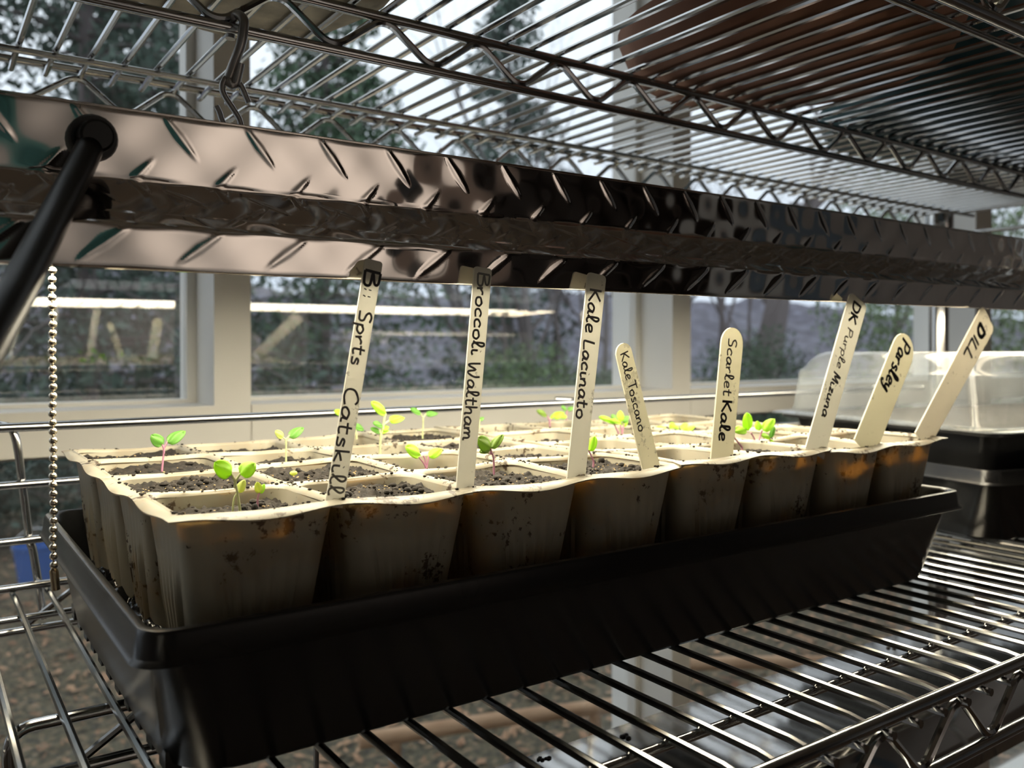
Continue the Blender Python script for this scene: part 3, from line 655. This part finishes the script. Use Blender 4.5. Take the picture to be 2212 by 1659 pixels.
# soil, one bed per pack
soilz = {}
rs = random.Random(5)
lev = {(0,0):.0105,(1,0):.0085,(2,0):.0075,(3,0):.007,(4,0):.010,(5,0):.009,(6,0):.017,(7,0):.018,(0,1):.0075,(1,1):.007,(2,1):.017,(3,1):.009,(4,1):.011,(6,1):.015,(7,1):.014}
def soilh(i, j, x, y):
    d = lev.get((i,j), .0075+.004*((i*7+j*3)%3)/2)-.0028
    if j == 0 and i in (0,1,5,6): d += max(0,.0055-(y-PY-.003))/.0055*.015*max(0,.25+1.1*noise.noise(Vector((x*38,1.7*i,3))))
    return ZR-d+.0032*noise.noise(Vector((x*55,y*55,i+j)))+.0030*abs(noise.noise(Vector((x*170,y*170,2))))+.0022*abs(noise.noise(Vector((x*420,y*420,7))))-.0012
for (c0,c1,r0,r1,lab,lift) in packs:
    O = Vector((PX+c0*PITCHC, PY+r0*PITCHC, .08)); b = MB(); gr = MB()
    for i in range(c0,c1):
        for j in range(r0,r1):
            cx, cyy = PX+(i+.5)*PITCHC, PY+(j+.5)*PITCHC; A = .0287-.131*(lev.get((i,j), .0095)-.0028)
            NN = 64 if j < 2 else 34
            b.grid(lambda u, v: (cx-A+2*A*u-O.x, cyy-A+2*A*v-O.y, soilh(i,j,cx-A+2*A*u,cyy-A+2*A*v)-O.z+.002*max(0,max(abs(u-.5),abs(v-.5))-.42)*8), NN, NN)
            for k in range(150 if j < 2 else 60):
                x = cx+rs.uniform(-A,A)*.93; y = cyy+rs.uniform(-A,A)*.93; r = rs.choice([.0004,.0006,.0009,.0014,.0019])
                b.sphere((x-O.x,y-O.y,soilh(i,j,x,y)-O.z+r*.3), r, 6, 4, (rs.uniform(.8,1.3),rs.uniform(.8,1.3),rs.uniform(.6,1)))
            for k in range(46 if j < 2 else 26):
                e_ = rs.choice([0,1,2,3]); q_ = rs.uniform(-1,1)*.0325; d_ = rs.uniform(.0300,.0325); r = rs.choice([.0002,.0003,.0003,.0005,.0008])
                x, y = ((cx+q_,cyy+d_),(cx+q_,cyy-d_+.0008),(cx+d_,cyy+q_),(cx-d_,cyy+q_))[e_]
                b.sphere((x-O.x,y-O.y,rimz(x,y)+lift+.0006-O.z), r, 5, 4, (1.3,1.1,.7))
            for k in range(90 if j < 2 else 30):
                x = cx+rs.uniform(-A,A)*.95; y = cyy+rs.uniform(-A,A)*.95; r = rs.uniform(.0002,.0006)
                gr.sphere((x-O.x,y-O.y,soilh(i,j,x,y)-O.z+r*.9), r, 5, 4, (1.2,1,.7))
    o = b.build('potting_soil', soilmat, None, ang=60, loc=O); tag(o, 'dark crumbly potting soil in the '+lab.split(',')[0], 'soil', kind='stuff')
    g2 = gr.build('vermiculite_grains', gritmat, o); g2['kind'] = 'stuff'
# ------------------------------------------------------------------ handwriting
G = {
'B':([[(0,0),(0,1)],[(0,1),(.42,.95),(.45,.72),(.05,.52),(.52,.42),(.5,.06),(0,0)]],.66),
'r':([[(0,.5),(.05,0)],[(.04,.3),(.2,.5),(.34,.48)]],.42),
'o':([[(.3,.5),(.05,.38),(.08,.06),(.34,.02),(.44,.3),(.3,.5),(.2,.46)]],.55),
'c':([[(.4,.42),(.22,.52),(.03,.3),(.12,.04),(.42,.08)]],.5),
'l':([[(0,.05),(.22,.7),(.16,1),(.06,.9),(.08,.2),(.2,0),(.34,.08)]],.38),
'i':([[(.05,.5),(.06,.08),(.18,0),(.28,.1)],[(.07,.74),(.09,.78)]],.34),
'W':([[(0,.95),(.06,.15),(.16,.02),(.34,.6),(.44,.05),(.56,.02),(.72,.5),(.7,.95)]],.88),
'a':([[(.4,.44),(.2,.52),(.03,.28),(.1,.03),(.3,.1),(.42,.48)],[(.42,.48),(.4,.1),(.54,.04)]],.58),
't':([[(.14,.9),(.12,.1),(.24,.0),(.36,.08)],[(-.04,.56),(.36,.6)]],.44),
'h':([[(.02,1),(.04,0)],[(.05,.28),(.2,.5),(.34,.42),(.34,.02),(.44,0)]],.52),
'm':([[(0,.48),(.03,0)],[(.03,.3),(.18,.5),(.26,.4),(.27,.02)],[(.28,.3),(.42,.5),(.52,.38),(.54,.05),(.66,.04)]],.74),
'K':([[(.02,1),(.05,0)],[(.5,.98),(.06,.46),(.16,.42),(.58,.0)]],.64),
'k':([[(.03,1),(.04,0)],[(.36,.5),(.08,.26),(.4,0)]],.48),
'e':([[(.05,.22),(.34,.32),(.32,.5),(.12,.48),(.04,.2),(.16,.0),(.42,.08)]],.5),
'L':([[(.1,1),(.05,.3),(.08,.02),(.5,.06)]],.55),
'n':([[(0,.48),(.03,0)],[(.04,.28),(.2,.5),(.34,.4),(.34,.04),(.46,.04)]],.54),
'T':([[(.3,1),(.28,0)],[(-.02,.96),(.62,1)]],.55),
's':([[(.34,.46),(.16,.52),(.08,.38),(.3,.22),(.26,.03),(.02,.04)]],.46),
'S':([[(.46,.9),(.24,1),(.06,.82),(.16,.58),(.4,.42),(.38,.1),(.02,.06)]],.58),
'D':([[(.04,.98),(.04,.02)],[(-.02,.97),(.42,.86),(.56,.5),(.4,.1),(0,.02)]],.72),
'P':([[(.06,.98),(.02,0)],[(-.02,.92),(.34,1),(.5,.78),(.36,.52),(.04,.48)]],.6),
'u':([[(.02,.5),(.04,.1),(.18,0),(.34,.2),(.36,.5)],[(.36,.5),(.38,.06),(.5,.04)]],.56),
'p':([[(.04,.5),(.02,-.38)],[(.04,.36),(.22,.52),(.4,.32),(.26,.04),(.05,.08)]],.52),
'M':([[(0,-.05),(.1,.95),(.14,1),(.22,.35),(.3,.3),(.52,.95),(.5,0)]],.68),
'z':([[(.02,.46),(.32,.48),(.04,.04),(.4,.06)]],.48),
'y':([[(.02,.5),(.06,.16),(.2,.1),(.38,.5)],[(.38,.5),(.28,-.2),(.08,-.4),(.0,-.22)]],.48),
'I':([[(.04,.98),(.04,.02)]],.2),
'C':([[(.52,.84),(.36,1),(.06,.7),(.04,.2),(.26,0),(.56,.14)]],.62),
'.':([[(.04,.5),(.08,.5)],[(.04,.2),(.08,.18)]],.26), ' ':([],.34)}
def script(word, x, size, wd):
    out = []
    for ch in word:
        g, adv = G[ch]
        for st in g:
            out.append([((x+a*size), b*size) for a, b in st])
        x += adv*size
    return out, x
def marker(bl, br, tl, tr_, y, words, m, label, rtop=.35, round_top=False, th=.0009, dy_top=0.0, deep=.003):
    # corners in the photo -> a flat plastic stake standing in the soil
    A = aty(*bl, y); B = aty(*br, y); T0 = aty(*tl, y+dy_top); T1 = aty(*tr_, y+dy_top)
    base = (A+B)/2; top = (T0+T1)/2; L = (top-base).length; ax = (top-base)/L
    side = ((B-A).normalized()+(T1-T0).normalized()).normalized(); side = (side-ax*side.dot(ax)).normalized(); nrm = side.cross(ax)   # towards the viewer (-y)
    if nrm.y > 0: nrm = -nrm
    w0 = (B-A).dot(side)/2; w1 = (T1-T0).dot(side)/2
    e = empty('plant_marker', base-ax*deep); tag(e, label, 'plant label', 'handwritten plant labels')
    O = Vector(e.location)
    out = []; tot = L+deep
    out += [(-w0,-deep),(w0,-deep)]
    if round_top:
        for k in range(13): t = PI*k/12; out.append((w1*math.cos(t), L-w1+w1*math.sin(t)))
    else:
        r = w1*rtop
        for cx_, a0 in ((w1-r,0),(-w1+r,PI/2)):
            for k in range(6): t = a0+PI/2*k/5; out.append((cx_+r*math.cos(t), L-r+r*math.sin(t)))
    out += []
    def W(p, d): return base+side*p[0]+ax*p[1]+nrm*d-O
    b = MB(); b.loft([[W(p,-th/2) for p in out],[W(p,th/2) for p in out]])
    b.build('stake', m, e, smooth=False)
    for (txt, s0, size, wd, inkn, off, wl) in words:
        st, xe = script(txt, 0, size, wd); s0 *= .001; size *= .001; wd *= .001; off *= .001; fx = wl/xe
        q = MB()
        for s_ in st:
            # reading downwards: text x runs from the top towards the base, letter tops point to the right
            pl = [Vector((off-size*.5+b_*.001, L-s0-a_*fx*.001, 0)) for a_, b_ in s_]
            pl = spline(pl, 5) if len(pl) > 2 else pl
            P = [W((p.x,p.y), th/2+.00004) for p in pl]
            n0 = len(q.v); q.tube(P, wd, 6)
            for k in range(n0, len(q.v)):
                v = Vector(q.v[k])+O-base; h = v.dot(nrm)-th/2; v = v-nrm*(h*.93); q.v[k] = tuple(v+base-O)
        o = q.build('handwriting', ink[inkn], e); o['label'] = 'handwritten word "%s"' % txt.strip()
    return e
mm = .001
marker((704,1080),(742,1080),(788,562),(827,562), .0235, [('B..',5,7.2,.72,0,.3,13),('Sprts',22,6.0,.55,2,0,24),('Catskill',55,6.6,.55,1,-.3,45)], stick_white,
       'long white label reading B Sprts Catskill, leftmost of the labels')
marker((985,1055),(1022,1055),(1024,578),(1062,578), .0235, [('Broccoli',3,6.4,.58,1,.6,38),('Waltham',44,6.6,.55,2,-.2,36)], stick_white,
       'long white label reading Broccoli Waltham, second from the left')
marker((1225,1024),(1264,1024),(1269,592),(1309,592), .0235, [('Kale',8,7.8,.68,1,0,23),('Lacinato',34,7.2,.66,2,-.6,40)], stick_white,
       'long white label reading Kale Lacinato, third from the left')
marker((1385,1006),(1424,1004),(1324,742),(1360,742), .027, [('Kale',5,5.8,.45,1,0,15),('Toscano',21,5.8,.46,1,.3,28)], stick_muddy,
       'short muddy round-topped label reading Kale Toscano, leaning left', round_top=True)
marker((1535,987),(1582,983),(1560,708),(1607,708), .027, [('Scarlet',6.5,7.4,.58,1,0,34),('Kale',42.5,8.4,.85,0,.2,24)], stick_cream,
       'short round-topped cream label reading Scarlet Kale', round_top=True)
marker((1738,972),(1785,968),(1832,645),(1876,646), .0235, [('DK',3.5,8.4,1.0,0,0,15),('Purple',22,6.6,.55,2,.3,29),('Mizuna',54,7.2,.80,1,-.3,31)], stick_white,
       'long white label reading DK Purple Mizuna, leaning right')
marker((1838,966),(1898,960),(1934,728),(1990,728), .0235, [('Parsley',5,12,1.15,0,0,42)], stick_cream,
       'wide round-topped cream label reading Parsley', round_top=True)
marker((1968,950),(2016,948),(2110,680),(2158,690), .0235, [('D',12,11,2.0,0,0,10),('ILL',25,11,1.3,1,0,22)], stick_tan,
       'tan label reading DILL, rightmost and leaning the most')
# ------------------------------------------------------------------ seedlings
def leaf_mesh(P, tip, width, up, heart=True, cup=.18, n=9):
    # P base point, tip point; up = rough upward normal
    d = tip-P; L = d.length; d = d.normalized(); s = d.cross(up).normalized(); u = s.cross(d)
    b = MB(); N_ = n
    def f(a, c):
        t = a; q = c*2-1
        if heart: wd = width*(math.sin(PI*min(1,t**.75))**.55 if t < 1 else 0); notch = .16*L*(1-abs(q))*max(0,(t-.8)/.2)
        else: wd = width*math.sin(PI*min(1,t))**.7; notch = 0
        x = t*L-notch; y = q*wd; z = cup*L*math.sin(PI*t)*.35 - abs(q)**2*wd*.25 + .03*L*math.sin(q*5+t*4)
        return P+d*x+s*y+u*z
    b.grid(f, N_, 8); return b
def seedling(base, y, stems, leaves, label, stem_m, leaf_m, group='kale and broccoli seedlings', r=.0006):
    """stems: list of px paths (u,v[,dy]); leaves: (u0,v0,u1,v1,width mm, dy, material or None)"""
    b0 = aty(*base, y); t = empty('seedling', b0-Vector((0,0,.003))); tag(t, label, 'seedling', group); O = Vector(t.location)
    for st in stems:
        P = spline([aty(q[0],q[1],y+(q[2] if len(q) > 2 else 0)) for q in st], 5); P = [P[0]-Vector((0,0,.003))]+P
        MB().tube([p-O for p in P], [r*(1-.35*i/len(P)) for i in range(len(P))], 8).build('stem', stem_m, t)
    for lf in leaves:
        u0,v0,u1,v1,wd,dy = lf[:6]; m_ = lf[6] if len(lf) > 6 else leaf_m
        A = aty(u0,v0,y); B = aty(u1,v1,y+dy); up_ = Vector((-.35,-.8,.55))
        d_ = (B-A).normalized()
        if abs(d_.dot(up_)) > .9: up_ = Vector((-.3,-1,.3))
        B = A+(B-A)*1.15; o = leaf_mesh(A-O, B-O, wd*mm*1.32, up_.normalized(), heart=(lf[7] if len(lf) > 7 else True)).build('leaf', m_, t, ang=180); solid(o, .00025, 0)
seedling((518,1097),.055,[[(518,1097),(512,1060),(508,1040)],[(508,1040),(500,1024)],[(508,1040),(520,1022)]],
         [(500,1026,468,1002,2.9,-.001,leafA),(518,1024,548,1004,2.8,-.001,leafA)],'largest seedling in the near left cell, two lime heart-shaped leaves',stemG,leafA)
seedling((503,1098),.062,[[(503,1098),(506,1076),(514,1062)]],[(514,1064,527,1040,1.5,0,leafD)],'tiny pale seedling tucked behind the largest seedling in the near left cell',stemG,leafD,r=.0005)
seedling((556,1093),.06,[[(556,1093),(557,1075),(561,1064)]],[(561,1066,556,1044,1.3,0,leafD),(561,1066,570,1048,1.0,.001,leafA)],'tiny folded pale seedling right of the largest seedling in the near left cell',stemP,leafD,r=.0005)
seedling((350,1014),.195,[[(350,1014),(353,985),(354,968)],[(354,968),(350,960)],[(354,968),(362,954)]],
         [(352,962,330,942,2.6,0,leafB),(361,956,396,934,2.7,0,leafB)],'two-leaved green seedling in the leftmost column near the back',stemP,leafB)
seedling((618,999),.195,[[(618,999),(618,965),(618,950)],[(618,950),(610,944)],[(618,950),(626,940)]],
         [(612,946,597,932,1.8,0,leafD),(624,944,652,926,2.4,0,leafB)],'seedling with one curled pale leaf left of the Catskill label',stemG,leafA)
seedling((821,983),.200,[[(821,983),(822,950),(827,925),(830,905)],[(830,905),(834,892)],[(828,918),(842,908)],[(822,936),(818,928)]],
         [(834,896,806,871,2.6,0,leafA),(840,908,870,903,2.4,0,leafA),(826,920,808,914,1.8,-.002,leafB),(824,928,838,922,1.6,0,leafA),(822,934,803,926,1.5,0,leafB),(822,934,838,930,1.2,0,leafA)],
         'tallest seedling, several stacked leaves, between the first two labels',stemG,leafA,r=.0008)
seedling((913,940),.262,[[(913,940),(914,915),(914,903)],[(914,903),(908,892)],[(914,903),(921,893)]],
         [(910,894,889,884,1.9,0,leafB),(920,895,943,893,1.9,0,leafB)],'dark green two-leaved seedling in the back row left of the Broccoli label',stemG,leafB)
seedling((770,940),.262,[[(770,940),(768,925),(766,917)]],[(766,918,784,928,2.0,0,leafB),(762,905,768,920,1.0,0,leafB)],'seedling half hidden behind the Catskill label, low dark leaf',stemG,leafB)
seedling((744,925),.272,[[(744,925),(745,905),(744,893)]],[(742,894,724,888,2.0,0,leafA),(744,894,758,888,1.6,0,leafB)],'seedling whose leaf shows left of the Catskill label against the wall',stemG,leafB)
seedling((920,1011),.140,[[(920,1011),(915,1000),(902,984)],[(922,1010),(924,997),(926,985)],[(920,1008),(918,992),(914,984)]],
         [(908,984,880,966,2.9,-.001,leafA),(926,986,952,972,2.3,-.001,leafA)],'two-leaved lime seedling with purple stems left of the Broccoli label',stemP,leafA)
seedling((1067,1020),.072,[[(1067,1020),(1066,990),(1060,970)],[(1060,970),(1054,964)]],
         [(1060,972,1036,948,3.3,-.001,leafC),(1060,968,1084,942,1.9,.001,leafC),(1056,972,1038,976,1.3,0,leafC)],'olive leaved seedling just right of the Broccoli label',stemP,leafC)
seedling((1035,915),.262,[[(1035,915),(1037,905)]],[(1036,908,1044,902,1.3,0,leafB)],'tiny seedling peeking out right of the Broccoli label in the back row',stemG,leafB)
seedling((1188,932),.262,[[(1188,932),(1188,915),(1187,908)],[(1187,908),(1180,895)],[(1187,908),(1196,900)]],
         [(1182,898,1162,888,2.2,0,leafC),(1195,902,1216,892,2.7,0,leafA),(1190,906,1194,896,1.0,0,leafA)],'seedling with notched leaves in the back row left of the Lacinato label',stemP,leafA)
seedling((1223,918),.275,[[(1223,918),(1224,900),(1225,885)]],[(1224,886,1214,878,1.6,0,leafB),(1226,886,1238,880,1.6,0,leafB),(1224,898,1212,902,1.6,0,leafA)],'back row seedling directly left of the Lacinato label',stemP,leafB)
seedling((1281,1013),.068,[[(1281,1013),(1282,997),(1276,982),(1271,972)]],[(1272,974,1284,946,2.3,0,leafA)],'seedling right of the Lacinato label, one leaf on a curved purple stem',stemP,leafA)
seedling((1347,957),.185,[[(1347,957),(1344,935),(1340,918)],[(1336,935),(1326,915)],[(1344,935),(1348,915)]],
         [(1330,914,1298,902,1.9,0,leafA),(1336,912,1322,898,2.0,0,leafB),(1340,912,1340,890,2.4,.002,leafA),(1342,914,1322,908,1.8,-.003,leafA),(1346,912,1356,900,1.6,0,leafB),(1346,922,1354,908,1.5,0,leafA)],
         'bushy seedling with purple stems left of the Toscano label',stemP,leafA,r=.0007)
seedling((1460,948),.185,[[(1458,948),(1456,935),(1452,925)],[(1464,948),(1470,936),(1474,928)],[(1480,948),(1484,938),(1488,930)]],
         [(1446,930,1416,926,1.9,0,leafA),(1450,932,1434,938,2.0,-.002,leafA),(1456,926,1450,914,2.4,.002,leafA),(1466,930,1460,922,1.8,0,leafA),(1474,930,1482,916,2.4,.001,leafA),(1484,932,1499,922,1.8,0,leafA),(1476,934,1470,940,1.6,-.002,leafA)],
         'low clump of lime leaves between the Toscano and Scarlet Kale labels',stemP,leafA)
seedling((1632,977),.075,[[(1632,977),(1630,950),(1622,935)],[(1634,977),(1640,950),(1646,930)],[(1652,977),(1660,960),(1664,945)],[(1603,966),(1590,950),(1584,943)]],
         [(1616,930,1614,896,3.0,-.001,leafA),(1612,928,1588,930,2.6,-.001,leafA),(1640,930,1636,912,2.0,.002,leafA),(1648,930,1670,908,2.7,-.001,leafA),(1664,946,1646,940,1.6,0,leafA),(1664,946,1672,924,1.3,0,leafB),(1662,950,1676,972,1.8,-.001,leafA)],
         'large clump of round lime leaves right of the Scarlet Kale label',stemP,leafA,r=.0007)
sd = MB().sphere((0,0,0), .0016, 12, 8, (1.3,1,.8)).build('seed_coat', leafD, loc=aty(634,1022,.115)); tag(sd, 'yellow fallen seed leaf on a cell left of the Catskill label', 'leaf')
# ------------------------------------------------------------------ domed tray at the right
dx, dyy, rot = .648, .034, -math.radians(12)
t2 = tray('seed_tray', dx, dyy, rot, .47, .268, .0002, 'black plastic tray under the clear humidity dome')
def place(o): o.location = (dx,dyy,0); o.rotation_euler = (0,0,rot); return o
ins = empty('pot_insert'); place(ins); tag(ins, 'black cell insert standing in the domed tray', 'cell pack')
b = MB()
for i in range(4):
    for j in range(2):
        x0 = .016+i*.110; y0 = .016+j*.119; b.loft([rrect(x0+q,x0+.106-q,y0+q,y0+.117-q,.012,z) for q, z in ((.022,.006),(.001,.090))])
b.loft([rrect(.006,.464,.006,.262,.015,z) for z in (.0885,.0915)]); b.build('insert_body', blackplastic, ins)
o = MB().grid(lambda u, v: (.02+.43*u, .02+.23*v, .0935+.003*noise.noise(Vector((u*60,v*30,1)))), 60, 40).build('potting_soil', soilmat); place(o); tag(o, 'soil surface inside the domed tray', 'soil', kind='stuff')
dm = empty('humidity_dome'); place(dm); tag(dm, 'clear domed plastic lid over the right-hand tray', 'dome lid')
def Rr(i, z, r=.03): return rrect(i, .47-i, i, .268-i, max(.01,r), z, 8)
b = MB().loft([Rr(-.003,.0920,.02),Rr(-.003,.0935,.02),Rr(.004,.0950,.02),Rr(.0105,.0955,.02),Rr(.0115,.1000,.024),Rr(.0140,.1380,.03),Rr(.0165,.1405,.032),Rr(.0180,.1430,.032),Rr(.0215,.1500,.034),Rr(.0260,.1545,.034),Rr(.0330,.1575,.03)], False, True)
b.build('lid_shell', domemat, dm, ang=25)
# ------------------------------------------------------------------ pots on the upper shelf
ZU = .3502
def lathe(b, c, pr_, n=48, sq_=0):
    loops = []
    for r, z in pr_:
        L = []
        for i in range(n):
            t = 2*PI*i/n; k = 1
            if sq_: k = 1/((abs(math.cos(t))**sq_+abs(math.sin(t))**sq_)**(1/sq_))
            L.append((c[0]+r*k*math.cos(t), c[1]+r*k*math.sin(t), c[2]+z))
        loops.append(L)
    b.loft(loops); return b
o = lathe(MB(), (0,0,0), ((.060,0),(.071,.004),(.074,.012),(.078,.10),(.080,.13),(.072,.13),(.068,.03)), 48, 3.2).build('planter', stone, loc=(.0855,.1560,ZU)); o.rotation_euler = (0,0,.25); tag(o, 'rough beige stone planter on the upper shelf, top left', 'planter')
sa = empty('plant_saucer', (.430,.068,ZU)); tag(sa, 'wide terracotta saucer on the upper shelf above the right light end', 'saucer')
lathe(MB(), (0,0,0), ((.098,0),(.104,.004),(.113,.026),(.108,.028),(.100,.008),(.05,.006))).build('saucer_body', terracotta, sa)
tp = empty('terracotta_pot', (.430,.068,ZU+.0085)); tag(tp, 'large terracotta pot standing in the wide terracotta saucer', 'pot')
lathe(MB(), (0,0,0), ((.072,0),(.078,.004),(.105,.15),(.116,.152),(.118,.185),(.108,.185),(.098,.15),(.09,.12))).build('pot_body', terracotta, tp)
rn = np.random.default_rng(31); d = rn.normal(size=(260,3)); d[:,2] = abs(d[:,2]); d /= np.linalg.norm(d,axis=1)[:,None]; pp = d*np.array([.16,.16,.2])*rn.uniform(.4,1,size=(260,1))+np.array([0,0,.2])
vs, fs = tris(pp, .05, rn); q = MB(); q.add(vs, fs); q.build('foliage', mat('house_plant_leaf', (.10,.12,.03), .5), tp, smooth=False)
for (x, y, r, h, m_, lab) in ((.685,.085,.108,.14,teal,'dark teal glazed pot on the upper shelf right of the terracotta one'),(.925,.10,.11,.12,mat('slate_pot', (.06,.075,.09), .4),'slate coloured pot at the far right of the upper shelf')):
    e = empty('glazed_pot', (x,y,ZU)); tag(e, lab, 'pot')
    lathe(MB(), (0,0,0), ((r*.97,0),(r,.004),(r*1.04,.02),(r*.98,.022),(r*.9,.01))).build('saucer', m_, e)
    lathe(MB(), (0,0,.0105), ((r*.72,0),(r*.76,.004),(r*.98,h),(r*1.02,h),(r*1.02,h+.02),(r*.9,h+.02),(r*.8,h*.8))).build('pot_body', m_, e)
